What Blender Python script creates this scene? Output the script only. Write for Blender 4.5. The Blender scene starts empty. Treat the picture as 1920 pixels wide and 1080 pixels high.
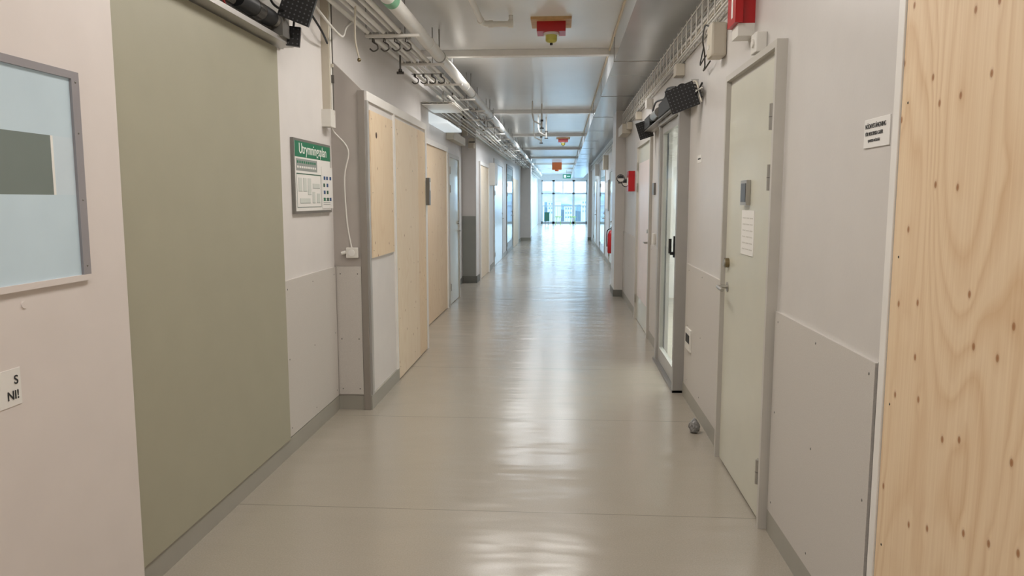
import bpy, bmesh, math, random
from mathutils import Vector, Matrix, Euler
random.seed(3)
sc=bpy.context.scene
sc.view_settings.view_transform='Standard'
sc.view_settings.look='None'
sc.view_settings.exposure=0.1

# ---------------------------------------------------------------- materials
def lin(c):
    r=[]
    for v in c[:3]:
        v=v/255.
        r.append(v/12.92 if v<=.04045 else ((v+.055)/1.055)**2.4)
    return (r[0],r[1],r[2],1)
MC={}
def mat(name,col,rough=.5,metal=0,noise=0.03,nscale=6,emit=None,es=0,bump=0,bscale=200,spec=.5,coat=0):
    if name in MC: return MC[name]
    m=bpy.data.materials.new(name); m.use_nodes=True
    nt=m.node_tree; N=nt.nodes; L=nt.links; b=N['Principled BSDF']
    c=lin(col)
    b.inputs['Roughness'].default_value=rough; b.inputs['Metallic'].default_value=metal
    b.inputs['Specular IOR Level'].default_value=spec
    b.inputs['Coat Weight'].default_value=coat
    tc=N.new('ShaderNodeTexCoord')
    nz=N.new('ShaderNodeTexNoise'); nz.inputs['Scale'].default_value=nscale; nz.inputs['Detail'].default_value=4
    L.new(tc.outputs['Object'],nz.inputs['Vector'])
    rp=N.new('ShaderNodeValToRGB'); L.new(nz.outputs['Fac'],rp.inputs['Fac'])
    rp.color_ramp.elements[0].position=.3; rp.color_ramp.elements[1].position=.7
    rp.color_ramp.elements[0].color=tuple(max(0,v*(1-noise)) for v in c[:3])+(1,)
    rp.color_ramp.elements[1].color=tuple(min(1,v*(1+noise)) for v in c[:3])+(1,)
    L.new(rp.outputs['Color'],b.inputs['Base Color'])
    if emit: 
        b.inputs['Emission Color'].default_value=lin(emit); b.inputs['Emission Strength'].default_value=es
    if bump:
        n2=N.new('ShaderNodeTexNoise'); n2.inputs['Scale'].default_value=bscale
        L.new(tc.outputs['Object'],n2.inputs['Vector'])
        bp=N.new('ShaderNodeBump'); bp.inputs['Strength'].default_value=bump; bp.inputs['Distance'].default_value=.01
        L.new(n2.outputs['Fac'],bp.inputs['Height']); L.new(bp.outputs['Normal'],b.inputs['Normal'])
    MC[name]=m; return m

def plywood(name,base,dark,knot=(140,85,45),kscale=5.5,seed=0.0,contrast=.55,ksize=.09,lines=20,halo=.05):
    m=bpy.data.materials.new(name); m.use_nodes=True
    nt=m.node_tree; N=nt.nodes; L=nt.links; b=N['Principled BSDF']
    b.inputs['Roughness'].default_value=.55
    tc=N.new('ShaderNodeTexCoord'); sp=N.new('ShaderNodeSeparateXYZ'); L.new(tc.outputs['Object'],sp.inputs[0])
    def uv(sy,sz,off):
        cb=N.new('ShaderNodeCombineXYZ')
        for i,(o,s) in enumerate((('Y',sy),('Z',sz))):
            q=N.new('ShaderNodeMath'); q.operation='MULTIPLY_ADD'; q.inputs[1].default_value=s; q.inputs[2].default_value=off*(1+i*.37)
            L.new(sp.outputs[o],q.inputs[0]); L.new(q.outputs[0],cb.inputs[i])
        return cb.outputs[0]
    def noise(v,scale,det,dist=0):
        n=N.new('ShaderNodeTexNoise'); n.noise_dimensions='2D'; n.inputs['Scale'].default_value=scale; n.inputs['Detail'].default_value=det; n.inputs['Distortion'].default_value=dist
        L.new(v,n.inputs['Vector']); return n.outputs['Fac']
    def M(op,a,b_,c=None):
        q=N.new('ShaderNodeMath'); q.operation=op
        for i,v in enumerate((a,b_,c)):
            if v is None: continue
            if isinstance(v,(int,float)): q.inputs[i].default_value=v
            else: L.new(v,q.inputs[i])
        return q.outputs[0]
    vo=N.new('ShaderNodeTexVoronoi'); vo.voronoi_dimensions='2D'; vo.inputs['Scale'].default_value=kscale; L.new(uv(1.2,.8,seed),vo.inputs['Vector'])
    D=vo.outputs['Distance']
    near=M('MULTIPLY',M('MAXIMUM',M('SUBTRACT',.3,D),0),halo)
    g=M('ADD',noise(uv(1,.2,seed+2),2.6,1.5,.3),near)
    fr=M('FRACT',M('MULTIPLY',g,lines),0)
    rg=N.new('ShaderNodeValToRGB'); L.new(fr,rg.inputs['Fac'])
    e=rg.color_ramp.elements
    e[0].position=0; e[0].color=(.9,.9,.9,1); e[1].position=1; e[1].color=(1,1,1,1)
    x=e.new(.2); x.color=(.1,.1,.1,1); x=e.new(.5); x.color=(0,0,0,1); x=e.new(.8); x.color=(.45,.45,.45,1)
    fine=noise(uv(1,.02,seed),130,3)
    patch=noise(uv(1,.35,seed+9),3,2)
    fac=M('ADD',M('MULTIPLY',rg.outputs['Color'],M('MULTIPLY',patch,contrast*1.6)),M('MULTIPLY',M('SUBTRACT',fine,.35),.6))
    mx=N.new('ShaderNodeMix'); mx.data_type='RGBA'; mx.inputs['A'].default_value=lin(base); mx.inputs['B'].default_value=lin(dark)
    L.new(fac,mx.inputs['Factor'])
    kr=N.new('ShaderNodeValToRGB'); L.new(D,kr.inputs['Fac'])
    e=kr.color_ramp.elements; e[0].position=0; e[0].color=(1,1,1,1); e[1].position=ksize; e[1].color=(0,0,0,1)
    x=e.new(ksize*.45); x.color=(.8,.8,.8,1); x=e.new(ksize*.6); x.color=(.2,.2,.2,1)
    wn=N.new('ShaderNodeSeparateColor'); L.new(vo.outputs['Color'],wn.inputs[0])
    kf=M('MULTIPLY',kr.outputs['Color'],M('GREATER_THAN',wn.outputs[0],.3))
    mx2=N.new('ShaderNodeMix'); mx2.data_type='RGBA'; L.new(mx.outputs['Result'],mx2.inputs['A']); mx2.inputs['B'].default_value=lin(knot)
    L.new(kf,mx2.inputs['Factor'])
    L.new(mx2.outputs['Result'],b.inputs['Base Color'])
    return m

WHITE=mat('wall_paint_white',(222,218,215),.42,noise=.02,bump=.03,bscale=90)
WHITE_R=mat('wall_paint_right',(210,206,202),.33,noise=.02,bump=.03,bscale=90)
LEAFW=mat('door_leaf_white',(222,214,210),.45,noise=.02)
GREEN=mat('sage_panel',(166,163,143),.5,noise=.02,bump=.05,bscale=300)
WAIN=mat('wainscot_laminate',(202,197,191),.45,noise=.07,nscale=260)
SHADED=mat('shaded_pillar_face',(180,173,167),.5,noise=.03)  # shade on the pillar face, put into its colour
PROFILE=mat('grey_profile',(148,141,134),.4,metal=.1)
BASE=mat('baseboard_vinyl',(160,157,147),.45,noise=.03)
BASED=mat('baseboard_dark',(112,112,106),.5)
CEIL=mat('ceiling_paint',(238,239,239),.24,noise=.02,nscale=2)
BEAMW=mat('beam_paint',(236,233,228),.4)
DUCT=mat('duct_steel',(200,203,206),.2,metal=.5,noise=.05,nscale=1.5)
DOORC=mat('door_cream',(208,206,190),.3,noise=.02,coat=.2)
FRAMEG=mat('door_frame_paint',(196,192,184),.35)
ALU=mat('aluminium',(186,184,180),.35,metal=.3)
ALUW=mat('aluminium_window',(152,149,153),.4,metal=.1)
ALUM=mat('aluminium_mid',(160,157,152),.35,metal=.1)
ALUD=mat('aluminium_dark',(128,126,122),.35,metal=.3)
STEEL=mat('brushed_steel',(175,172,166),.3,metal=.7)
BRASS=mat('aged_brass',(130,116,88),.3,metal=.8)
BLACK=mat('black_plastic',(22,22,24),.45)
HOLE=mat('perforation_grey',(84,84,88),.6)
RED=mat('signal_red',(180,24,28),.35)
YEL=mat('beacon_yellow',(196,190,90),.3)
PIPE=mat('pipe_white',(230,227,220),.35)
PIPEG=mat('pipe_grey',(158,156,150),.4,metal=.3)
CHROME=mat('chrome_dark',(95,92,88),.25,metal=.8)
GREENS=mat('sign_green',(28,120,88),.4)
PAPER=mat('paper',(232,230,226),.6,noise=.01)
PGREY=mat('print_grey',(150,156,152),.6)
BLUE=mat('print_blue',(48,84,130),.5)
INK=mat('ink',(40,42,44),.6)
WTXT=mat('text_white',(240,240,236),.5)
PLASTW=mat('plastic_white',(224,221,214),.4)
BEIGE=mat('plastic_beige',(200,192,176),.45)
OAK=mat('wood_plate',(206,168,118),.5,noise=.12,nscale=14)
SPEAKGR=mat('dark_green',(40,90,70),.5)
LIME=mat('lime_green',(150,190,60),.5)
ORANGE=mat('orange',(225,110,50),.5)
PINK=mat('pale_door_glazing',(228,212,205),.3)
BLUEDOOR=mat('glazed_door_blue_glow',(196,212,224),.2,emit=(190,215,235),es=.08)  # weak blue emission puts the lit look into the door itself
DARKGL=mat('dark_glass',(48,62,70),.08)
FROST=mat('frosted_glass_glow',(190,206,214),.35,noise=.06,nscale=3,emit=(180,208,222),es=.10)  # faint emission stands in for light coming through the pane
FROST2=mat('frosted_glass_pale_glow',(196,210,218),.35,emit=(200,215,225),es=.08)  # paler pane, also glowing faintly in place of light from behind
BAND=mat('clear_glass_band',(120,132,128),.12)
PLY=plywood('plywood_light',(234,214,184),(216,186,150),kscale=3.6,seed=1.3,ksize=.05,contrast=.4)
PLY2=plywood('plywood_pale',(238,223,200),(222,200,170),kscale=3.2,seed=4.1,ksize=.045,contrast=.4)
PLYR=plywood('plywood_warm',(237,212,178),(210,172,128),kscale=6.6,seed=2.2,contrast=.5,ksize=.085,lines=14,knot=(158,106,62),halo=.07)

def floor_mat():
    m=bpy.data.materials.new('floor_vinyl'); m.use_nodes=True
    nt=m.node_tree; N=nt.nodes; L=nt.links; b=N['Principled BSDF']
    tc=N.new('ShaderNodeTexCoord'); sp=N.new('ShaderNodeSeparateXYZ'); L.new(tc.outputs['Object'],sp.inputs[0])
    nz=N.new('ShaderNodeTexNoise'); nz.inputs['Scale'].default_value=160; nz.inputs['Detail'].default_value=3; L.new(tc.outputs['Object'],nz.inputs['Vector'])
    r=N.new('ShaderNodeValToRGB'); L.new(nz.outputs['Fac'],r.inputs['Fac'])
    r.color_ramp.elements[0].position=.35; r.color_ramp.elements[1].position=.65
    r.color_ramp.elements[0].color=lin((158,150,137)); r.color_ramp.elements[1].color=lin((166,158,145))
    a=N.new('ShaderNodeMath'); a.operation='ADD'; a.inputs[1].default_value=-3.34+15; L.new(sp.outputs['Y'],a.inputs[0])
    mo=N.new('ShaderNodeMath'); mo.operation='MODULO'; mo.inputs[1].default_value=1.5; L.new(a.outputs[0],mo.inputs[0])
    lt=N.new('ShaderNodeMath'); lt.operation='LESS_THAN'; lt.inputs[1].default_value=.006; L.new(mo.outputs[0],lt.inputs[0])
    mlt=N.new('ShaderNodeMath'); mlt.operation='MULTIPLY'; mlt.inputs[1].default_value=.55; L.new(lt.outputs[0],mlt.inputs[0])
    mx=N.new('ShaderNodeMix'); mx.data_type='RGBA'; L.new(mlt.outputs[0],mx.inputs['Factor']); L.new(r.outputs['Color'],mx.inputs['A']); mx.inputs['B'].default_value=lin((108,102,90))
    L.new(mx.outputs['Result'],b.inputs['Base Color'])
    n3=N.new('ShaderNodeTexNoise'); n3.inputs['Scale'].default_value=3; L.new(tc.outputs['Object'],n3.inputs['Vector'])
    mr=N.new('ShaderNodeMapRange'); mr.inputs['To Min'].default_value=.18; mr.inputs['To Max'].default_value=.26; L.new(n3.outputs['Fac'],mr.inputs['Value']); L.new(mr.outputs[0],b.inputs['Roughness'])
    mp=N.new('ShaderNodeMapping'); mp.inputs['Scale'].default_value=(.8,2.2,1); L.new(tc.outputs['Object'],mp.inputs['Vector'])
    n2=N.new('ShaderNodeTexNoise'); n2.inputs['Scale'].default_value=1.8; n2.inputs['Detail'].default_value=2.5; L.new(mp.outputs['Vector'],n2.inputs['Vector'])
    bp=N.new('ShaderNodeBump'); bp.inputs['Strength'].default_value=.45; bp.inputs['Distance'].default_value=.02; L.new(n2.outputs['Fac'],bp.inputs['Height']); L.new(bp.outputs['Normal'],b.inputs['Normal'])
    b.inputs['Specular IOR Level'].default_value=.8
    return m
FLOOR=floor_mat()

def glass_mat(name,refl,tint):
    m=bpy.data.materials.new(name); m.use_nodes=True
    nt=m.node_tree; N=nt.nodes; L=nt.links; N.remove(N['Principled BSDF'])
    o=N['Material Output']; t=N.new('ShaderNodeBsdfTransparent'); t.inputs['Color'].default_value=tint
    g=N.new('ShaderNodeBsdfGlossy'); g.inputs['Roughness'].default_value=.03
    mx=N.new('ShaderNodeMixShader'); mx.inputs[0].default_value=refl; L.new(t.outputs[0],mx.inputs[1]); L.new(g.outputs[0],mx.inputs[2]); L.new(mx.outputs[0],o.inputs['Surface'])
    return m
GLASS2=glass_mat('door_glass',.3,(.90,.96,.92,1))

# ---------------------------------------------------------------- mesh builder
class MB:
    def __init__(s,name): s.n=name; s.v=[]; s.f=[]; s.m=[]; s.s=[]; s.mats=[]
    def mi(s,m):
        if m not in s.mats: s.mats.append(m)
        return s.mats.index(m)
    def add(s,vs,fs,m,sm=False):
        o=len(s.v); s.v+= [tuple(v) for v in vs]; k=s.mi(m)
        for f in fs: s.f.append(tuple(o+i for i in f)); s.m.append(k); s.s.append(sm)
        return s
    def box(s,x0,x1,y0,y1,z0,z1,m):
        vs=[(x,y,z) for x in (x0,x1) for y in (y0,y1) for z in (z0,z1)]
        s.add(vs,[(0,1,3,2),(4,6,7,5),(0,4,5,1),(2,3,7,6),(0,2,6,4),(1,5,7,3)],m); return s
    def rbox(s,c,size,rot,m):
        R=Euler(rot).to_matrix(); c=Vector(c)
        vs=[c+R@Vector((x*size[0]/2,y*size[1]/2,z*size[2]/2)) for x in (-1,1) for y in (-1,1) for z in (-1,1)]
        s.add(vs,[(0,1,3,2),(4,6,7,5),(0,4,5,1),(2,3,7,6),(0,2,6,4),(1,5,7,3)],m); return s
    def prism(s,pts,vec,m):
        n=len(pts); vec=Vector(vec); vs=[Vector(p) for p in pts]+[Vector(p)+vec for p in pts]
        fs=[tuple(range(n)),tuple(range(2*n-1,n-1,-1))]+[(i,(i+1)%n,n+(i+1)%n,n+i) for i in range(n)]
        s.add(vs,fs,m); return s
    def tube(s,pts,r,m,n=8):
        P=[Vector(p) for p in pts]; rings=[]; rr=r if isinstance(r,(list,tuple)) else [r]*len(P)
        ref=None
        for i,p in enumerate(P):
            d=(P[min(i+1,len(P)-1)]-P[max(i-1,0)]).normalized()
            if ref is None: ref=d.orthogonal().normalized()
            a=(ref-d*ref.dot(d)); a=a.normalized() if a.length>1e-6 else d.orthogonal().normalized()
            ref=a; b=d.cross(a)
            rings.append([p+(a*math.cos(2*math.pi*k/n)+b*math.sin(2*math.pi*k/n))*rr[i] for k in range(n)])
        vs=[q for ring in rings for q in ring]; fs=[]
        for i in range(len(P)-1):
            for k in range(n): fs.append((i*n+k,i*n+(k+1)%n,(i+1)*n+(k+1)%n,(i+1)*n+k))
        s.add(vs,fs,m,True)
        s.add(rings[0],[tuple(range(n-1,-1,-1))],m); s.add(rings[-1],[tuple(range(n))],m); return s
    def cyl(s,p0,p1,r,m,n=20): return s.tube([p0,p1],r,m,n)
    def sph(s,c,r,m,sc=(1,1,1),n=16):
        vs=[];fs=[]; k=n//2
        for i in range(k+1):
            t=math.pi*i/k
            for j in range(n):
                p=2*math.pi*j/n; vs.append((c[0]+r*sc[0]*math.sin(t)*math.cos(p),c[1]+r*sc[1]*math.sin(t)*math.sin(p),c[2]+r*sc[2]*math.cos(t)))
        for i in range(k):
            for j in range(n): fs.append((i*n+j,(i+1)*n+j,(i+1)*n+(j+1)%n,i*n+(j+1)%n))
        s.add(vs,fs,m,True); return s
    def build(s,bevel=0):
        me=bpy.data.meshes.new(s.n); me.from_pydata(s.v,[],s.f)
        for m in s.mats: me.materials.append(m)
        for p,k,q in zip(me.polygons,s.m,s.s): p.material_index=k; p.use_smooth=q
        bm=bmesh.new(); bm.from_mesh(me)
        bmesh.ops.recalc_face_normals(bm,faces=bm.faces); bm.to_mesh(me); bm.free()
        o=bpy.data.objects.new(s.n,me); sc.collection.objects.link(o)
        if bevel:
            b=o.modifiers.new('b','BEVEL'); b.width=bevel; b.segments=2; b.limit_method='ANGLE'; b.angle_limit=math.radians(50)
        return o
def smooth(pts,k=6):
    P=[Vector(p) for p in pts]; out=[]
    for i in range(len(P)-1):
        p0=P[max(i-1,0)];p1=P[i];p2=P[i+1];p3=P[min(i+2,len(P)-1)]
        for j in range(k):
            t=j/k; out.append(.5*((2*p1)+(p2-p0)*t+(2*p0-5*p1+4*p2-p3)*t*t+(3*p1-p0-3*p2+p3)*t**3))
    out.append(P[-1]); return out
def text(body,size,loc,side,m,parent,align='LEFT',nm='lettering',sx=1,bold=0):
    c=bpy.data.curves.new(nm,'FONT'); c.body=body; c.size=size; c.align_x=align; c.extrude=.0004; c.offset=bold
    c.materials.append(m)
    o=bpy.data.objects.new(nm,c); sc.collection.objects.link(o)
    rot={'L':(math.pi/2,0,math.pi/2),'R':(math.pi/2,0,-math.pi/2),'F':(math.pi/2,0,0)}[side]
    o.rotation_euler=rot; o.location=loc; o.scale=(sx,1,1); o.parent=parent; return o

# ---------------------------------------------------------------- shell
XL=-1.55; XR=.92; ZC=3.0
MB('floor').box(-2.2,2.2,-4.2,46.2,-.15,0,FLOOR).build()
MB('ceiling').box(-2.2,2.2,-4.2,46.2,ZC,ZC+.15,CEIL).build()
for a,b_,x in ((-4.2,11.2,XL),(11.2,13.0,-1.75),(13.0,27.0,-1.5),(27.0,27.7,-1.15),(27.7,46.2,-1.5)):
    MB('wall_left').box(-2.0,x,a,b_,0,ZC,WHITE).build()
MB('wall_right').box(XR,1.15,-4.2,5.68,0,ZC,WHITE_R).build()
MB('wall_right').box(XR,.95,5.68,6.68,2.1,ZC,WHITE_R).build()
MB('wall_right').box(XR,.95,6.68,11.3,0,ZC,WHITE_R).build()
MB('wall_right').box(.78,1.15,11.3,12.0,0,ZC,WHITE_R).build()
MB('wall_right').box(1.05,1.25,12.0,27.4,0,ZC,WHITE_R).build()
MB('wall_right').box(.93,1.25,27.4,28.0,0,ZC,WHITE_R).box(1.25,1.95,27.7,28.0,0,ZC,WHITE_R).build()
MB('wall_right').box(1.75,1.95,28.0,30.0,0,ZC,WHITE_R).box(1.75,1.95,30,44,0,.9,WHITE_R).box(1.75,1.95,30,44,2.6,ZC,WHITE_R).box(1.75,1.95,44,46.2,0,ZC,WHITE_R).build()
MB('wall_back').box(-2.2,2.2,-4.4,-4.2,0,ZC,WHITE).build()
MB('wall_end').box(-2.0,-1.3,46.0,46.2,0,ZC,WHITE).box(1.48,2.0,46,46.2,0,ZC,WHITE).box(-1.3,1.48,46,46.2,2.66,ZC,WHITE).build()
MB('wall_side_room').box(2.9,3.0,4.6,11.2,-.1,2.7,WHITE).box(1.15,3,4.5,4.6,-.1,2.7,WHITE).box(.95,3,11.2,11.3,-.1,2.7,WHITE).box(.95,3,4.5,11.3,2.7,2.8,WHITE).box(2.2,3,4.5,11.3,-.12,0,FLOOR).build()

# end window
WFR=mat('window_frame_paint',(205,208,210),.4)
w=MB('window_1'); Y0,Y1=46.02,46.12
for x in (-1.3,-.63,-.56,.59,.66,1.41): w.box(x,x+.07,Y0,Y1,0,2.66,WFR)
for z in (.05,1.80,2.57): w.box(-1.3,1.48,Y0,Y1,z,z+.09,WFR)
w.box(-1.3,1.48,Y0,Y1,0,.07,WFR)
w.box(-.02,.04,Y0,Y1,1.89,2.57,WFR)
w.build()
w=MB('added_side_window')  # unseen side window, added to let sky light into the far end
for y in (30,32.75,35.5,38.25,41,43.9): w.box(1.8,1.9,y,y+.08,.9,2.6,PLASTW)
w.box(1.8,1.9,30,44,.9,.98,PLASTW).box(1.8,1.9,30,44,2.52,2.6,PLASTW).build()
b=MB('baseboard_left')
b.box(XL,XL+.012,-4.2,4.998,0,.1,BASE).box(XL,-1.318,4.986,5.0,0,.1,BASE).box(-1.32,-1.308,4.986,5.86,0,.1,BASE)
b.box(XL,XL+.012,9.98,10.1,0,.1,BASE).box(-1.75,-1.738,11.2,13,0,.1,BASED).box(-1.75,-1.488,12.988,13,0,.12,BASED).box(-1.5,-1.488,13,13.4,0,.12,BASED)
b.box(-1.5,-1.488,15.1,16.2,0,.1,BASE).box(-1.5,-1.488,18.8,27,0,.1,BASE).box(-1.5,-1.138,26.988,27,0,.1,BASE).box(-1.15,-1.138,27,27.7,0,.1,BASE).build()
b=MB('baseboard_right')
b.box(XR-.012,XR,2.1,3.22,0,.1,BASE).box(XR-.012,XR,4.22,5.56,0,.1,BASE).box(XR-.012,XR,6.85,7.8,0,.1,BASE).box(XR-.012,XR,9.28,11.3,0,.1,BASE)
b.box(.768,.92,11.288,11.3,0,.1,BASED).box(.768,.78,11.3,12,0,.1,BASED).box(1.038,1.05,12,27.4,0,.1,BASE).box(.918,1.25,27.388,27.4,0,.1,BASED).build()

BEAMS=(8.0,13.2,17.9,22.6,27.4,32.2,37,41.8)
for y in BEAMS:
    MB('ceiling_beam').box(-1.5 if y>13 else -1.55,.474,y-.05,y+.05,ZC-.065,ZC,BEAMW).build(.004)
d=MB('ventilation_duct')
d.box(.474,XR,-4.2,11.3,2.75,ZC,DUCT).box(.474,.78,11.3,12,2.75,ZC,DUCT).box(.474,1.05,12,27.4,2.75,ZC,DUCT).box(.474,.93,27.4,28,2.75,ZC,DUCT).box(.474,1.2,28,45.5,2.75,ZC,DUCT)
y=4.9
while y<45:
    d.box(.470,.92 if y<11.3 else .78,y,y+.012,2.747,ZC-.001,PIPEG); y+=2.4
d.box(.462,.474,-4,45.4,2.972,2.99,mat('painted_warm_glow',(240,222,190),.4))  # cream strip paints the warm light along the duct's top edge
d.build()

# ---------------------------------------------------------------- left side, near: door leaf with window
o=MB('door_1')
X=-1.47
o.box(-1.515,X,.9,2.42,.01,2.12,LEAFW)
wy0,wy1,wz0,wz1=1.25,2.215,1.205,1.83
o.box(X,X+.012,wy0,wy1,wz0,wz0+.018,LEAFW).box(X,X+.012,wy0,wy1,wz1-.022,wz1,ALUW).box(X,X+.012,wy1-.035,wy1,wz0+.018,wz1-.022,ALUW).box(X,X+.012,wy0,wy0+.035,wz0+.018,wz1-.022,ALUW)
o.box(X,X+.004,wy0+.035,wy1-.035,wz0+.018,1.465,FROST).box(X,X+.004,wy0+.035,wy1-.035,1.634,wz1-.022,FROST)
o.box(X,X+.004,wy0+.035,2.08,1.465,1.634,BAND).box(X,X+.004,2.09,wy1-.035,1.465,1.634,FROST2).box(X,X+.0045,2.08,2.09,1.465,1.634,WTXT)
for z in (1.25,1.45,1.65,1.80): o.sph((X+.012,wy1-.017,z),.004,ALUD,(.5,1,1),8)
o.cyl((X,1.93,1.165),(X+.003,1.93,1.165),.01,LEAFW,12)
for z_ in (.3,1.1,1.9): o.cyl((-1.53,2.425,z_-.05),(-1.53,2.425,z_+.05),.012,ALU,10)
o.build()
p=MB('notice_paper').box(X,X+.002,1.62,1.895,.90,1.0,PAPER).build()
text('S',.034,(X+.003,1.885,.958),'L',INK,p,'RIGHT',bold=.0004)
text('NI!',.034,(X+.003,1.885,.918),'L',INK,p,'RIGHT',bold=.0004)

MB('sliding_door').box(XL,XL+.02,2.45,4.02,.1,2.26,GREEN).build(.002)
def perforated(o,c,size,rot):
    o.rbox(c,size,rot,BLACK)
    R=Euler(rot).to_matrix(); C=Vector(c)
    ny=max(3,int(size[0]/.022)); nz=max(3,int(size[2]/.022))
    for i in range(ny):
        for j in range(nz):
            lx=-size[0]/2+(i+.5)*size[0]/ny; lz=-size[2]/2+(j+.5)*size[2]/nz
            p0=C+R@Vector((lx,-size[1]/2,lz)); p1=C+R@Vector((lx,-(size[1]/2+.001),lz))
            o.cyl(p0,p1,.0045,HOLE,6)
o=MB('door_operator')
o.box(XL,XL+.02,1.2,4.12,2.27,2.5,ALU).box(XL+.02,XL+.09,1.2,4.08,2.268,2.28,ALU).box(XL+.082,XL+.09,1.2,4.08,2.28,2.292,ALU)
o.box(XL+.02,XL+.05,1.2,4.05,2.32,2.335,ALUD).box(XL+.02,XL+.09,1.2,3.4,2.40,2.47,BLACK)
for k in range(9): o.box(XL+.09,XL+.095,2.6+k*.09,2.63+k*.09,2.41,2.46,STEEL)
o.cyl((XL+.075,3.4,2.36),(XL+.075,3.8,2.36),.042,BLACK).cyl((XL+.075,3.58,2.36),(XL+.075,3.66,2.36),.044,CHROME).cyl((XL+.075,3.8,2.36),(XL+.075,3.86,2.36),.03,STEEL)
o.cyl((XL+.07,3.2,2.34),(XL+.07,3.35,2.34),.03,CHROME)
o.box(XL+.03,XL+.11,3.87,3.97,2.29,2.40,ALUD).cyl((XL+.03,4.0,2.33),(XL+.12,4.0,2.33),.033,BLACK)
o.tube(smooth([(XL+.07,3.0,2.40),(XL+.11,3.2,2.46),(XL+.13,3.6,2.43),(XL+.10,3.8,2.42),(XL+.14,3.95,2.39),(XL+.08,4.05,2.3)]),.006,BLACK)
o.tube(smooth([(XL+.07,2.9,2.36),(XL+.11,3.1,2.33),(XL+.07,3.3,2.30)]),.005,RED)
perforated(o,(XL+.19,3.9,2.46),(.16,.05,.2),(.15,.35,.25))
perforated(o,(XL+.12,4.0,2.31),(.07,.03,.10),(0,.1,.2))
o.build()

o=MB('evacuation_plan_sign')
PX=XL+.018
o.box(XL,PX,4.22,4.90,1.37,1.805,ALUD).box(PX,PX+.002,4.235,4.885,1.385,1.79,PAPER).box(PX+.002,PX+.003,4.235,4.885,1.70,1.79,GREENS)
o.box(PX+.002,PX+.0028,4.25,4.62,1.62,1.69,PGREY)
for i in range(9): o.box(PX+.0028,PX+.0034,4.265+i*.038,4.265+i*.038+.024,1.664,1.678,GREENS); o.box(PX+.0028,PX+.0034,4.265+i*.038,4.265+i*.038+.026,1.636,1.648,PAPER)
o.box(PX+.002,PX+.0028,4.25,4.69,1.60,1.606,SPEAKGR).box(PX+.002,PX+.0028,4.25,4.256,1.41,1.6,PGREY).box(PX+.002,PX+.0028,4.68,4.686,1.41,1.6,PGREY).box(PX+.002,PX+.0028,4.25,4.686,1.405,1.41,PGREY)
for (a,b_,c,d_) in ((4.28,4.34,1.5,1.58),(4.36,4.42,1.5,1.58),(4.44,4.50,1.48,1.58),(4.53,4.66,1.52,1.55),(4.30,4.48,1.43,1.46),(4.52,4.57,1.43,1.5),(4.6,4.66,1.43,1.49)):
    o.box(PX+.002,PX+.0026,a,b_,c,d_,mat('plan_tint',(206,210,204),.6)); o.box(PX+.0026,PX+.003,a,b_,c,c+.003,PGREY); o.box(PX+.0026,PX+.003,a,a+.003,c,d_,PGREY)
o.box(PX+.003,PX+.005,4.70,4.92,1.395,1.66,PAPER)
random.seed(8)
for i in range(4):
    for j in range(3):
        if random.random()<.85:
            yy=4.725+j*.06+random.uniform(0,.01); zz=1.60-i*.045; o.box(PX+.005,PX+.0056,yy,yy+.035,zz-.022,zz,random.choice([BLUE,BLUE,GREENS,SPEAKGR]))
for k in range(4): o.box(PX+.005,PX+.0055,4.72,4.86,1.42+k*.012,1.424+k*.012,PGREY)
p=o.build()
text('Utrymningsplan',.085,(PX+.0035,4.30,1.722),'L',WTXT,p,sx=.95,bold=.0004)

o=MB('wainscot_panel'); o.box(XL,XL+.012,4.03,4.97,.105,1.0,WAIN)
for y_ in (4.07,4.5,4.93):
    for z_ in (.15,.55,.95): o.sph((XL+.012,y_,z_),.005,ALUD,(.4,1,1),8)
o.build()
o=MB('cable_conduit')
o.box(XL,XL+.05,4.83,4.88,2.0,ZC-.02,BEIGE).box(XL+.05,XL+.056,4.842,4.868,2.0,2.8,PLASTW).box(XL,XL+.06,4.80,4.9,1.92,2.03,PLASTW)
o.box(XL+.056,XL+.07,4.845,4.865,2.2,2.25,CHROME).box(XL+.056,XL+.068,4.845,4.865,2.3,2.32,BEIGE)
o.box(XL+.02,XL+.06,4.879,4.884,2.0,2.9,ALUD)
o.tube(smooth([(XL+.03,4.9,1.94),(XL+.03,4.985-.03,1.90),(-1.43,4.97,1.78),(-1.46,4.97,1.6),(-1.45,4.97,1.3),(-1.42,4.965,1.12)]),.005,PLASTW)
o.build()
o=MB('power_socket').box(-1.46,-1.38,4.955,4.988,1.06,1.13,PLASTW).cyl((-1.42,4.955,1.095),(-1.42,4.95,1.095),.022,PAPER).tube([(-1.46,4.96,1.10),(-1.49,4.955,1.09)],.012,PLASTW,10).build(.004)

o=MB('wall_left_boxing')
o.box(XL,-1.32,5.0,7.2,0,2.17,WHITE)
o.prism([(XL,4.99,.1),(-1.33,4.99,.1),(-1.33,4.99,2.17),(XL,4.99,2.38)],(0,.01,0),SHADED)
o.prism([(XL,5.0,2.17),(-1.33,5.0,2.17),(XL,5.0,2.38)],(0,.03,0),SHADED)
o.build()
o=MB('wainscot_panel'); o.box(XL+.012,-1.365,4.978,4.99,.11,1.0,WAIN)
for z_ in (.15,.5,.95):
    for x_ in (-1.51,-1.39): o.sph((x_,4.978,z_),.005,ALUD,(1,.4,1),8)
o.build()
MB('trim_1').box(-1.362,-1.318,4.975,4.99,.0,2.17,PROFILE).build()
MB('trim_2').box(-1.32,-1.305,5.0,5.045,.1,2.11,ALU).box(-1.32,-1.305,5.80,5.84,.1,2.11,BEAMW).box(-1.32,-1.305,7.12,7.2,0,2.11,BEAMW).box(-1.32,-1.305,5.0,7.2,2.11,2.17,BEAMW).build()
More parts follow.
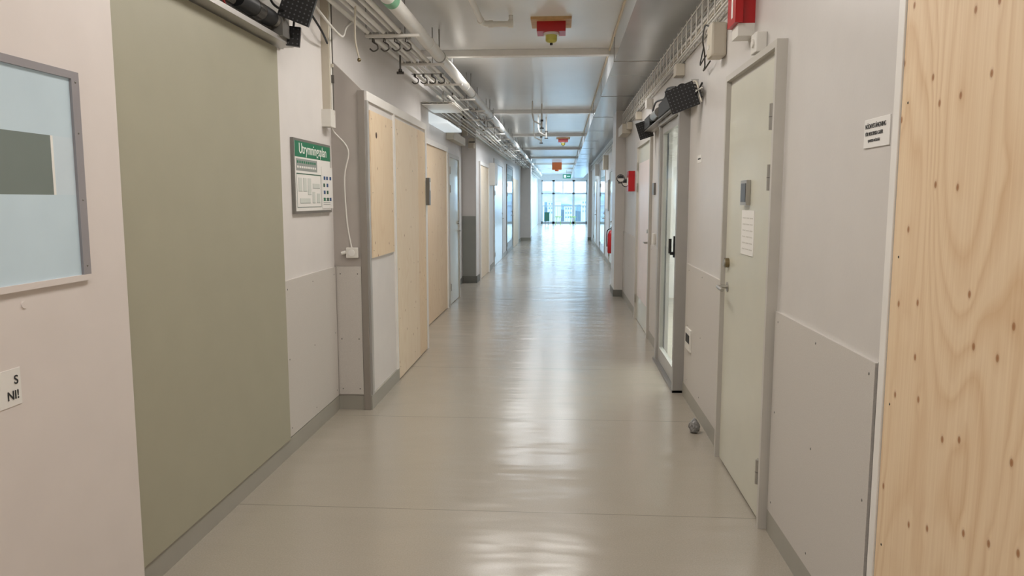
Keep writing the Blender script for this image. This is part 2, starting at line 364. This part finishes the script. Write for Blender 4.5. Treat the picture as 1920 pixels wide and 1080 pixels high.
o=MB('plywood_board'); o.box(-1.32,-1.308,5.09,5.76,1.05,2.055,PLY); o.cyl((-1.308,5.25,1.9),(-1.3075,5.25,1.9),.022,mat('dark_knot',(70,48,34),.6),14)
for z_ in (1.1,1.5,2.0): 
    for y_ in (5.12,5.73): o.sph((-1.308,y_,z_),.004,CHROME,(.4,1,1),6)
o.build()
o=MB('plywood_board'); o.box(-1.32,-1.306,5.86,6.75,.01,2.08,PLY2).box(-1.32,-1.306,6.755,7.1,.01,2.08,PLY)
for z_ in (.1,.5,.9,1.3,1.7,2.0): 
    for y_ in (5.9,6.5,7.06): o.sph((-1.306,y_,z_),.004,CHROME,(.4,1,1),6)
o.build()
o=MB('intercom').box(-1.305,-1.27,7.12,7.19,1.40,1.66,ALUD).box(-1.27,-1.266,7.13,7.18,1.54,1.62,PAPER).build(.004)
MB('plywood_board').box(XL,XL+.015,7.9,9.88,.01,2.08,PLY).build()
MB('trim_3').box(XL,XL+.03,9.88,9.95,0,2.08,BEAMW).box(XL,XL+.03,7.8,9.95,2.08,2.14,BEAMW).build()

def door(name,side,x,y0,y1,h,leaf,frame,handle_far=True,fw=.05,glass=None,ft=.02):
    s=1 if side=='L' else -1
    o=MB(name)
    def bx(a,b,ya,yb,za,zb,m):
        A=x+s*a;Bx=x+s*b; o.box(min(A,Bx),max(A,Bx),ya,yb,za,zb,m)
    bx(0,ft,y0,y0+fw,0,h,frame); bx(0,ft,y1-fw,y1,0,h,frame); bx(0,ft,y0+fw,y1-fw,h-fw,h,frame)
    bx(0,.008,y0+fw,y1-fw,.008,h-fw,leaf)
    if glass:
        bx(.008,.011,y0+fw+.1,y1-fw-.1,.3,h-.25,glass)
    hy=(y1-fw-.09) if handle_far else (y0+fw+.09)
    o.cyl((x+s*.008,hy,1.0),(x+s*.05,hy,1.0),.011,STEEL,10)
    dy=-.11 if handle_far else .11
    o.cyl((x+s*.05,hy,1.0),(x+s*.05,hy+dy,1.0),.009,STEEL,10)
    o.cyl((x+s*.008,hy,1.12),(x+s*.03,hy,1.12),.022,STEEL,14)
    hh=(y0+fw) if handle_far else (y1-fw)
    for z in (.25,1.6,1.85): o.cyl((x+s*.022,hh,z-.05),(x+s*.022,hh,z+.05),.009,STEEL,8)
    return o.build()
door('door_2','L',XL,10.12,11.12,2.08,DOORC,FRAMEG)
MB('wainscot_panel').box(-1.74,-1.51,12.98,12.988,.12,1.17,mat('wainscot_grey',(146,148,142),.5)).build()
MB('junction_box').box(-1.62,-1.52,12.86,13.0,2.33,2.5,BEIGE).box(-1.6,-1.5,12.84,12.86,2.42,2.44,CHROME).build(.005)
MB('junction_box').box(-1.74,-1.64,12.92,13.0,2.55,2.75,BEIGE).build(.005)
MB('plywood_board').box(-1.5,-1.485,13.5,15.0,.01,2.08,PLY2).build()
MB('trim_4').box(-1.5,-1.47,13.42,13.5,0,2.08,BEAMW).box(-1.5,-1.47,15.0,15.08,0,2.08,BEAMW).box(-1.5,-1.47,13.42,15.08,2.08,2.14,BEAMW).build()
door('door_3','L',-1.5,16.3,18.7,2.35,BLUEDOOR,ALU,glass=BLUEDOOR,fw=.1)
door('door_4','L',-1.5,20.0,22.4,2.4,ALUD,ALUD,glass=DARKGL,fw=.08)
MB('plywood_board').box(-1.5,-1.485,22.7,25.4,.01,2.1,PLY2).build()
MB('wall_cabinet').box(-1.5,-1.38,15.3,15.9,1.75,2.2,PLASTW).box(-1.38,-1.375,15.33,15.87,1.78,2.17,BEAMW).build(.01)
door('door_5','L',-1.5,29,30.5,2.1,DOORC,FRAMEG)
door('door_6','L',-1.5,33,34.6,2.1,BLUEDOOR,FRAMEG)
MB('wall_lamp').prism([(XL,8.7,2.46),(XL+.22,8.7,2.36),(XL+.22,8.7,2.33),(XL,8.7,2.33)],(0,1.2,0),mat('lamp_diffuser',(225,232,236),.4,emit=(225,238,245),es=.5)).build()

# ---------------------------------------------------------------- pipes left
o=MB('insulated_pipe'); o.cyl((-1.14,-4.1,2.76),(-1.14,40,2.76),.052,PIPE,24)
y=1.6
while y<40:
    o.cyl((-1.14,y,2.76),(-1.14,y+.03,2.76),.055,BEAMW,24); o.cyl((-1.14,y+.6,2.81),(-1.14,y+.6,ZC),.006,PIPEG,8); o.cyl((-1.14,y+.59,2.76),(-1.14,y+.62,2.76),.056,PIPEG,24); y+=2.4
o.cyl((-1.14,4.95,2.76),(-1.14,5.07,2.76),.0545,mat('pipe_label_green',(120,175,140),.5),24)
o.build()
o=MB('pipe_bundle')
xs=(-1.23,-1.29,-1.35,-1.41,-1.47)
for i,x in enumerate(xs): o.cyl((x,-4.1,2.70+(.01 if i%2 else 0)),(x,40,2.70+(.01 if i%2 else 0)),.013 if i%2 else .017,PIPE if i!=2 else BEAMW,10)
for i,x in enumerate((-1.20,-1.26,-1.32,-1.38)): o.cyl((x,8.3,2.58),(x,40,2.58),.014,PIPE if i%2 else PIPEG,10)
y=.9
while y<40:
    o.box(-1.49,-1.08,y,y+.035,2.665,2.683,PIPE)
    for x in (-1.485,-1.19): o.cyl((x,y+.017,2.683),(x,y+.017,ZC),.005,PIPEG,6)
    for x in xs: o.box(x-.022,x+.022,y-.003,y+.038,2.683,2.70,PIPEG)
    if y>8.2:
        o.box(-1.42,-1.16,y,y+.03,2.545,2.562,PIPE)
        for x in (-1.41,-1.17): o.cyl((x,y+.015,2.562),(x,y+.015,2.665),.005,PIPEG,6)
    y+=1.2
o.build()
def hooks(y,zt=2.665):
    o=MB('pipe_hook')
    for i in range(4):
        x=-1.44+i*.085
        o.cyl((x,y,zt),(x,y,zt-.03),.012,CHROME,8)
        o.tube(smooth([(x,y,zt-.03),(x+.03,y,zt-.05),(x+.032,y,zt-.08),(x,y,zt-.095),(x-.028,y,zt-.075)]),.006,CHROME,6)
    o.box(-1.47,-1.15,y-.01,y+.01,zt-.008,zt,PIPEG)
    o.build()
for y in (5.75,7.35): hooks(y,2.665)
for i,(x,y) in enumerate(((-1.42,6.6),(-1.3,8.9),(-1.36,10.3),(-1.25,12.0),(-1.4,14.5),(-1.3,17))):
    MB('pipe_valve').cyl((x,y,2.54),(x,y,2.70),.008,CHROME,8).cyl((x-.03,y,2.55),(x+.03,y,2.55),.012,BRASS if i%2 else CHROME,10).sph((x,y,2.57),.018,CHROME,n=10).build()
o=MB('cable_ladder'); 
for z in (2.48,2.50):
    o.box(-1.54,-1.2,8.2,9.0,z,z+.008,PIPE)
for k in range(6): o.cyl((-1.48+k*.06,8.2,2.5),(-1.48+k*.06,20,2.5),.008,PIPE if k%2 else BEIGE,6)
o.cyl((-1.36,8.6,2.5),(-1.36,8.6,2.68),.006,PIPEG,6); o.build()
MB('door_closer').box(XL,XL+.10,10.0,11.2,2.25,2.36,BEIGE).build(.006)
o=MB('hanging_cable')
o.tube(smooth([(-1.5,4.55,2.62),(-1.44,4.7,2.52),(-1.43,4.9,2.5),(-1.46,5.1,2.6),(-1.47,5.3,2.68)]),.008,PLASTW)
o.tube(smooth([(-1.5,4.3,2.60),(-1.45,4.5,2.47),(-1.5,4.8,2.44)]),.007,BLACK)
o.tube(smooth([(-1.34,4.9,2.69),(-1.36,4.95,2.5),(-1.35,5.0,2.38)]),.006,BEIGE); o.sph((-1.35,5.0,2.37),.014,BRASS,n=8)
o.build()

o=MB('sprinkler_pipe')
o.tube([(-.69,2,2.93),(-.69,6.40,2.93),(-.685,6.46,2.93),(-.665,6.5,2.93),(-.62,6.52,2.93),(-.45,6.52,2.93)],.024,PIPE,14)
o.cyl((-.47,6.52,2.93),(-.43,6.52,2.93),.034,PIPE,14).cyl((-.60,6.52,2.93),(-.64,6.52,2.93),.030,PIPE,14).cyl((-.69,6.36,2.93),(-.69,6.40,2.93),.030,PIPE,14)
o.cyl((-.45,6.52,2.95),(-.45,6.52,ZC),.018,PIPE,12).cyl((-.69,5.9,2.95),(-.69,5.9,ZC),.006,PIPEG,8); o.build()
for y,x in ((12.4,-.35),(14.4,-.32),(15.6,-.45)):
    o=MB('sprinkler_head'); o.cyl((x,y,2.62),(x,y,ZC),.015,PIPE,10).tube([(x,y,2.66),(x-.12,y-.3,2.7),(x-.14,y-.35,2.8),(x-.14,y-.35,ZC)],.012,PIPE,8).cyl((x,y,2.60),(x,y,2.62),.035,CHROME,12).cyl((x,y,2.72),(x,y,2.75),.025,CHROME,10); o.build()

def beacon(x,y,s=1):
    o=MB('alarm_beacon')
    o.box(x-.19*s,x+.19*s,y-.19*s,y+.19*s,ZC-.022,ZC,OAK)
    o.box(x-.135*s,x+.135*s,y-.11*s,y+.11*s,ZC-.115*s,ZC-.022,RED)
    o.cyl((x,y-.02,ZC-.115*s),(x,y-.02,ZC-.135*s),.075*s,PLASTW,24).cyl((x,y-.02,ZC-.135*s),(x,y-.02,ZC-.18*s),.055*s,YEL,20).sph((x,y-.02,ZC-.18*s),.055*s,YEL,(1,1,.5)).cyl((x,y-.02,ZC-.2*s),(x,y-.02,ZC-.225*s),.012,INK,8)
    o.build()
beacon(-.11,6.75,.92); beacon(0,19.2,.9); 
MB('alarm_beacon').box(-.45,-.05,31.4,31.7,ZC-.3,ZC,ORANGE).cyl((-.25,31.55,ZC-.36),(-.25,31.55,ZC-.3),.08,ORANGE).build(.01)
o=MB('exit_sign').box(.0,.42,39.9,39.96,2.58,2.80,GREENS).cyl((.2,39.93,2.8),(.2,39.93,ZC),.01,PIPEG,8)
o.box(.05,.17,39.895,39.9,2.62,2.76,WTXT).box(.22,.38,39.895,39.9,2.67,2.71,WTXT); o.build()

# ---------------------------------------------------------------- right side
o=MB('plywood_board'); o.box(.89,.906,.5,2.075,.0,2.7,PLYR)
for z_ in (.5,.9,1.3,1.7,2.1): o.sph((.89,2.04,z_),.004,CHROME,(.4,1,1),6)
o.build()
MB('trim_5').box(.885,XR,2.078,2.115,0,2.75,BEAMW).build(.002)
MB('gap_shade_strip').box(.912,XR,2.135,2.18,.0,.985,BLACK).build()  # black strip painted in for the shade of the gap beside the wainscot
def wains(y0,y1,z1,ys):
    o=MB('wainscot_panel'); o.box(.908,XR,y0,y1,.1,z1,WAIN)
    for y_ in ys:
        for z_ in (.15,.55,z1-.04): o.sph((.908,y_,z_),.005,ALUD,(.4,1,1),8)
    o.build()
wains(2.19,3.215,.98,(2.23,2.7,3.17)); wains(4.225,5.52,.99,(4.27,4.9,5.4)); wains(6.86,7.78,.99,(6.9,7.7)); wains(9.3,11.28,.99,(9.4,10.3,11.2))
o=MB('emergency_shutoff_sign').box(XR-.004,XR,2.205,2.385,1.605,1.69,PAPER).build(.001)
text('NÖDAVSTÄNGNING',.0195,(XR-.005,2.375,1.662),'R',INK,o,sx=.80)
text('FÖR MEDICINSKA GASER',.0155,(XR-.005,2.372,1.641),'R',INK,o,sx=.72)
text('EJ AVSEDD I NÖDLÄGE',.011,(XR-.005,2.350,1.622),'R',INK,o,sx=.75)
o=MB('door_7'); y0,y1=3.235,4.205
o.box(.875,XR,y0,y0+.028,0,2.08,FRAMEG).box(.875,XR,y1-.028,y1,0,2.08,FRAMEG).box(.875,XR,y0,y1,2.08,2.11,FRAMEG)
o.box(.900,XR,y0+.028,y0+.055,0,2.055,FRAMEG).box(.900,XR,y1-.055,y1-.028,0,2.055,FRAMEG).box(.900,XR,y0+.028,y1-.028,2.055,2.08,FRAMEG)
o.box(.893,.915,y0+.06,y1-.06,.012,2.05,DOORC)
for z in (.24,1.545,1.80):
    o.cyl((.880,y0+.058,z-.055),(.880,y0+.058,z+.055),.010,STEEL,12); o.box(.889,.893,y0+.062,y0+.10,z-.05,z+.05,STEEL)
    o.cyl((.880,y0+.058,z-.002),(.880,y0+.058,z+.002),.0108,ALUD,12)
hy=y1-.13
o.cyl((.893,hy,.985),(.888,hy,.985),.026,STEEL,20).cyl((.893,hy,.985),(.84,hy,.985),.010,STEEL,12).tube(smooth([(.842,hy,.985),(.838,hy-.02,.985),(.838,hy-.12,.98)]),.010,STEEL,12)
o.cyl((.893,hy+.0,1.115),(.872,hy,1.115),.026,BRASS,20).cyl((.872,hy,1.115),(.866,hy,1.115),.018,STEEL,20)
o.build()
MB('card_reader').box(.873,.893,3.655,3.775,1.425,1.545,STEEL).box(.871,.873,3.67,3.76,1.44,1.53,mat('reader_panel',(70,72,76),.3)).build(.003)
o=MB('notice_paper').box(.890,.893,3.56,3.80,1.185,1.40,PAPER)
for r in range(6):
    for c in range(3): o.box(.8894,.890,3.58+c*.07,3.635+c*.07,1.21+r*.03,1.216+r*.03,mat('faint_print',(205,203,196),.6))
o.build()
MB('alarm_sounder').box(.82,.858,3.78,3.95,2.30,2.62,RED).box(.858,XR,3.80,3.93,2.30,2.49,RED).box(.84,XR,3.80,3.93,2.24,2.30,PLASTW).box(.818,.82,3.83,3.86,2.33,2.58,WTXT).build(.004)
MB('wall_switch_box').box(.87,XR,3.56,3.66,2.12,2.21,PLASTW).cyl((.87,3.61,2.165),(.862,3.61,2.165),.02,PLASTW,14).build(.005)
MB('door_controller_box').box(.83,XR,4.42,4.56,2.26,2.45,BEIGE).cyl((.83,4.49,2.32),(.826,4.49,2.32),.015,PLASTW,10).build(.015)
o=MB('hanging_cable')
o.tube(smooth([(.88,4.58,2.42),(.84,4.65,2.48),(.86,4.85,2.44),(.89,4.95,2.38),(.9,4.98,2.3),(.88,4.9,2.26),(.9,4.8,2.3)]),.005,CHROME)
o.tube(smooth([(.88,4.57,2.36),(.85,4.75,2.30),(.86,4.92,2.3),(.89,4.98,2.42)]),.004,INK); o.build()
o=MB('label_plate').box(XR-.004,XR,5.10,5.24,1.70,1.75,PAPER).box(XR-.0045,XR-.004,5.12,5.22,1.72,1.73,INK).build()
o=MB('wall_outlet').box(.896,.908,5.22,5.42,.385,.54,PLASTW).box(.893,.896,5.25,5.39,.44,.50,INK).build(.002)
bm=bmesh.new(); bmesh.ops.create_icosphere(bm,subdivisions=3,radius=.05)
for v in bm.verts:
    t=(v.co.z+.05)/.1; k=1-.45*t
    r_=random.uniform(.82,1.12)
    v.co=Vector((v.co.x*k*r_*.85,v.co.y*k*r_,max(v.co.z*1.0,-.04)*random.uniform(.92,1.06)))
zm=min(v.co.z for v in bm.verts)
for v in bm.verts: v.co.z-=zm
me=bpy.data.meshes.new('doorstop'); bm.to_mesh(me); bm.free(); me.materials.append(mat('grey_plastic',(132,130,128),.3)); 
ob=bpy.data.objects.new('doorstop',me); sc.collection.objects.link(ob); ob.location=(.835,4.62,.0)

# glazed sliding door
o=MB('door_8'); y0,y1=5.62,6.78
o.box(.84,XR,y0-.03,y0+.03,0,2.09,ALUM).box(.85,XR,y1-.04,y1+.04,0,2.09,ALU).box(.84,XR,y0-.03,y1+.04,2.09,2.12,ALUM)
o.box(.87,.905,y0+.04,y0+.10,.02,2.085,ALU).box(.87,.905,y1-.10,y1-.05,.02,2.085,ALU).box(.87,.905,y0+.10,y1-.10,.02,.14,ALU).box(.87,.905,y0+.10,y1-.10,2.02,2.085,ALU)
o.add([(.88,y0+.10,.14),(.88,y1-.10,.14),(.88,y1-.10,2.02),(.88,y0+.10,2.02)],[(0,1,2,3)],GLASS2)
o.box(.835,.87,y0+.06,y0+.09,1.02,1.18,BLACK).cyl((.835,y0+.075,1.05),(.81,y0+.075,1.05),.012,BLACK,10).cyl((.81,y0+.075,1.05),(.81,y0+.075,1.16),.012,BLACK,10)
o.box(.836,XR,y0-.03,y1+.04,0,.018,ALUD)
o.build()
o=MB('door_operator')
o.box(.87,XR,5.3,7.75,2.125,2.27,ALU).box(.81,.87,5.3,7.75,2.125,2.137,ALUD).box(.85,.87,5.3,7.75,2.20,2.215,ALUD)
o.box(.80,.865,5.75,6.5,2.14,2.25,BLACK).cyl((.82,5.35,2.21),(.82,5.7,2.21),.04,BLACK).cyl((.82,6.6,2.2),(.82,6.95,2.2),.04,STEEL).cyl((.82,6.95,2.2),(.82,7.1,2.2),.035,BLACK).box(.80,.865,7.15,7.6,2.14,2.24,BLACK)
o.tube(smooth([(.81,5.6,2.26),(.79,5.9,2.29),(.81,6.2,2.26),(.79,6.6,2.28),(.81,7,2.24)]),.008,BLACK)
perforated(o,(.79,5.15,2.125),(.19,.06,.16),(.1,-.35,-.2))
perforated(o,(.815,7.7,2.15),(.14,.05,.17),(.1,-.3,-.2))
for k in range(5): o.tube(smooth([(.87,5.32,2.16+.02*k),(.87,5.10,2.14+.02*k),(.89,5.0,2.2-.03*k)]),.006,[BLACK,PLASTW,CHROME,BLACK,BEIGE][k],6)
o.build()
door('door_9','R',XR,7.84,9.26,2.13,DOORC,FRAMEG,handle_far=False,glass=PINK,fw=.06,ft=.03)
MB('wall_switch_box').box(.90,XR,7.55,7.68,1.50,1.62,ALUD).build(.003)
MB('wall_switch_box').box(.895,XR,7.45,7.55,1.02,1.12,PLASTW).build(.003)
MB('fire_alarm_box').box(.84,XR,9.75,10.0,1.56,1.82,RED).box(.837,.84,9.80,9.95,1.64,1.74,WTXT).build(.005)
o=MB('magnetic_door_holder')
for x,z in ((.85,1.68),(.78,1.74)):
    o.cyl((x,10.28,z),(x,10.31,z),.055,INK,20).cyl((x,10.265,z),(x,10.28,z),.045,PLASTW,20)
    o.prism([(x,10.263,z),(x+.045,10.263,z),(x+.032,10.263,z+.032),(x,10.263,z+.045),(x-.032,10.263,z+.032),(x-.045,10.263,z)],(0,.003,0),INK)
o.box(.75,XR,10.31,10.33,1.67,1.71,ALUD); o.build()
MB('wall_cabinet').box(.80,XR,10.4,11.1,2.35,2.48,BEIGE).build(.006)
o=MB('fire_extinguisher'); x,y=.95,14.6
o.tube([(x,y,.42),(x,y,.44),(x,y,.78),(x,y,.84),(x,y,.87)],[.06,.075,.075,.05,.02],RED,18).cyl((x,y,.87),(x,y,.91),.02,INK,10).box(x-.015,x+.015,y-.09,y+.03,.91,.93,INK).tube(smooth([(x,y+.02,.9),(x-.08,y,.86),(x-.09,y,.7),(x-.085,y,.55)]),.01,INK,8).box(x+.07,1.05,y-.03,y+.03,.5,.8,ALUD); o.build()
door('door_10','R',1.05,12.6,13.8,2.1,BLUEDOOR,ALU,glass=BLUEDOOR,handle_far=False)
door('door_11','R',1.05,15.6,16.8,2.1,DOORC,FRAMEG,handle_far=False)
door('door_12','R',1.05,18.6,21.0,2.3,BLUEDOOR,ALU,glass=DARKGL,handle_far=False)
door('door_13','R',1.05,23.2,25.0,2.1,DOORC,FRAMEG,handle_far=False)
MB('notice_board').box(1.02,1.05,17.1,18.2,1.2,1.9,ALU).box(1.017,1.02,17.15,18.15,1.25,1.85,PAPER).build()
for y in (14.2,17.6,22.0): MB('junction_box').box(.93,1.05,y,y+.25,2.15,2.48,random.choice([BEIGE,PLASTW])).build(.006)
o=MB('cable_tray')
def tray(y0,y1,x):
    for z in (2.50,2.55,2.62,2.68): o.cyl((x-.01,y0,z),(x-.01,y1,z),.005,PIPE,6)
    for z in (2.50,2.68): o.cyl((x-.06,y0,z),(x-.06,y1,z),.005,PIPE,6)
    y=y0
    while y<=y1:
        o.tube([(x-.06,y,2.70),(x-.06,y,2.495),(x-.006,y,2.495),(x-.006,y,2.70)],.004,PIPE,6); y+=.2 if y<14 else .5
    for k in range(4): o.tube([(x-.03-.006*(k%2),y0+(y1-y0)*t/12,2.515+.035*k+.008*random.uniform(-1,1)) for t in range(13)],.008,[PLASTW,BEIGE,PLASTW,PIPEG][k],6)
tray(2.3,11.2,XR); tray(12.1,27.3,1.05)
o.build()
for i,y in enumerate((5.9,7.9,9.0,10.2)):
    MB('junction_box').box(.85,XR,y,y+.13,2.39,2.48,[BEIGE,PLASTW,BEIGE,BEIGE][i]).build(.005)

o=MB('standing_sign').box(-1.05,-.75,43.0,43.03,.25,.75,SPEAKGR).box(-1.0,-.97,42.95,43.1,0,.25,ALUD).box(-.83,-.8,42.95,43.1,0,.25,ALUD).build()
for x in (-.25,.6):
    o=MB('stool')
    o.cyl((x,44,.45),(x,44,.49),.2,LIME,20)
    for a in range(4): o.cyl((x+.12*math.cos(a*1.57+.78),44+.12*math.sin(a*1.57+.78),.45),(x+.22*math.cos(a*1.57+.78),44+.22*math.sin(a*1.57+.78),0),.015,LIME,8)
    o.build()

# ---------------------------------------------------------------- outside
o=MB('balcony_railing'); 
for x in [i*.16-2.4 for i in range(32)]: o.box(x,x+.02,48.0,48.02,-.3,1.05,ALUD)
o.box(-2.5,2.6,47.98,48.04,1.05,1.1,ALUD).box(-2.5,2.6,46.25,48.2,-.35,-.3,PLASTW); o.build()
def ridge(name,y,base,amp,col,seed):
    random.seed(seed); m=mat(name+'_mat',col,.9,noise=.3,nscale=.15)
    o=MB(name); pts=[]; n=240
    for i in range(n+1):
        x=-250+500*i/n; pts.append((x,base+amp*(.6*math.sin(i*.11+seed)+.4*math.sin(i*.33+seed*2))+random.uniform(-.35,.35)*min(1,amp)))
    for i in range(n):
        (x0,z0),(x1,z1)=pts[i],pts[i+1]
        o.add([(x0,y,-25),(x1,y,-25),(x1,y+25,z1),(x0,y+25,z0)],[(0,1,2,3)],m)
    o.build()
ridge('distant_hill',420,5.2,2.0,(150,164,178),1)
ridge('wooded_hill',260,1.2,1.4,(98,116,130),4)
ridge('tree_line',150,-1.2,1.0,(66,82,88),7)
random.seed(5)
for i in range(7):
    x=-9+i*3.1; z=random.uniform(.2,1.4)
    o=MB('distant_building').box(x,x+random.uniform(1.6,2.6),138,141,-25,z,mat('facade_pale',(165,170,175),.8))
    for k in range(3):
        for j in range(3): o.box(x+.25+k*.45,x+.45+k*.45,137.97,138.0,z-.5-j*.8,z-.15-j*.8,mat('facade_window',(90,106,120),.3))
    o.build()
MB('ground').box(-400,400,49,460,-25.2,-25,mat('ground_snow',(190,200,212),.9)).build()

# ---------------------------------------------------------------- world + lamps
wd=bpy.data.worlds.new('World'); sc.world=wd; wd.use_nodes=True
N=wd.node_tree.nodes; L=wd.node_tree.links; bg=N['Background']
tc=N.new('ShaderNodeTexCoord'); sp=N.new('ShaderNodeSeparateXYZ'); L.new(tc.outputs['Generated'],sp.inputs[0])
rp=N.new('ShaderNodeValToRGB'); L.new(sp.outputs['Z'],rp.inputs['Fac'])
rp.color_ramp.elements[0].color=(.50,.79,1,1); rp.color_ramp.elements[1].color=(.42,.68,1,1); rp.color_ramp.elements[1].position=.6
L.new(rp.outputs['Color'],bg.inputs['Color']); bg.inputs['Strength'].default_value=5.6

def area(name,loc,rot,sx,sy,e,col):
    l=bpy.data.lights.new(name,'AREA'); l.shape='RECTANGLE'; l.size=sx; l.size_y=sy; l.energy=e; l.color=col
    o=bpy.data.objects.new(name,l); sc.collection.objects.link(o); o.location=loc; o.rotation_euler=rot; return o
WARM=(1,.945,.89); NEUT=(1,.97,.94); COOL=(.80,.91,1)
for y in (-2.5,.3,2.6,4.7):  # unseen fittings added above the view to light the near corridor
    MB('added_ceiling_lamp').box(-.65,-.05,y-.65,y+.65,ZC-.05,ZC,PLASTW).build(.004)
    area('added_ceiling_light',(-.35,y,ZC-.056),(0,0,0),.55,1.2,21 if y<4 else 26,WARM)
# added lamps, hidden from view behind each beam, to light the corridor
for y in BEAMS:
    dep=.24 if y<10 else .42
    c=NEUT if y<10 else ((.93,.965,1) if y<18 else COOL)
    e=16 if y<10 else (23 if y<25 else 11)
    for x in (-.75,-.02):
        MB('added_ceiling_lamp').box(x-.27,x+.27,y+.052,y+.052+dep,ZC-.02,ZC,PLASTW).build(.003)
        area('added_ceiling_light',(x,y+.052+dep/2,ZC-.023),(0,0,0),.5,dep-.03,e,c)
area('side_fill_light',(1.7,37,1.75),(0,math.radians(90),0),1.6,13,150,(.52,.79,1))  # unseen blue area lamp, added to strengthen light from the side
area('room_light',(1.9,8.0,2.6),(0,0,0),1,3,125,(.96,1,.97))

# ---------------------------------------------------------------- camera
f=1400.; th=math.atan(165/f); ps=math.atan(95/f*math.cos(th))
cd=bpy.data.cameras.new('camera'); cam=bpy.data.objects.new('camera',cd); sc.collection.objects.link(cam)
cd.sensor_width=36; cd.lens=36*f/1920; cd.clip_end=1000; cd.clip_start=.05
cam.location=(0,0,1.45); cam.rotation_euler=(math.pi/2-th,0,ps); sc.camera=cam
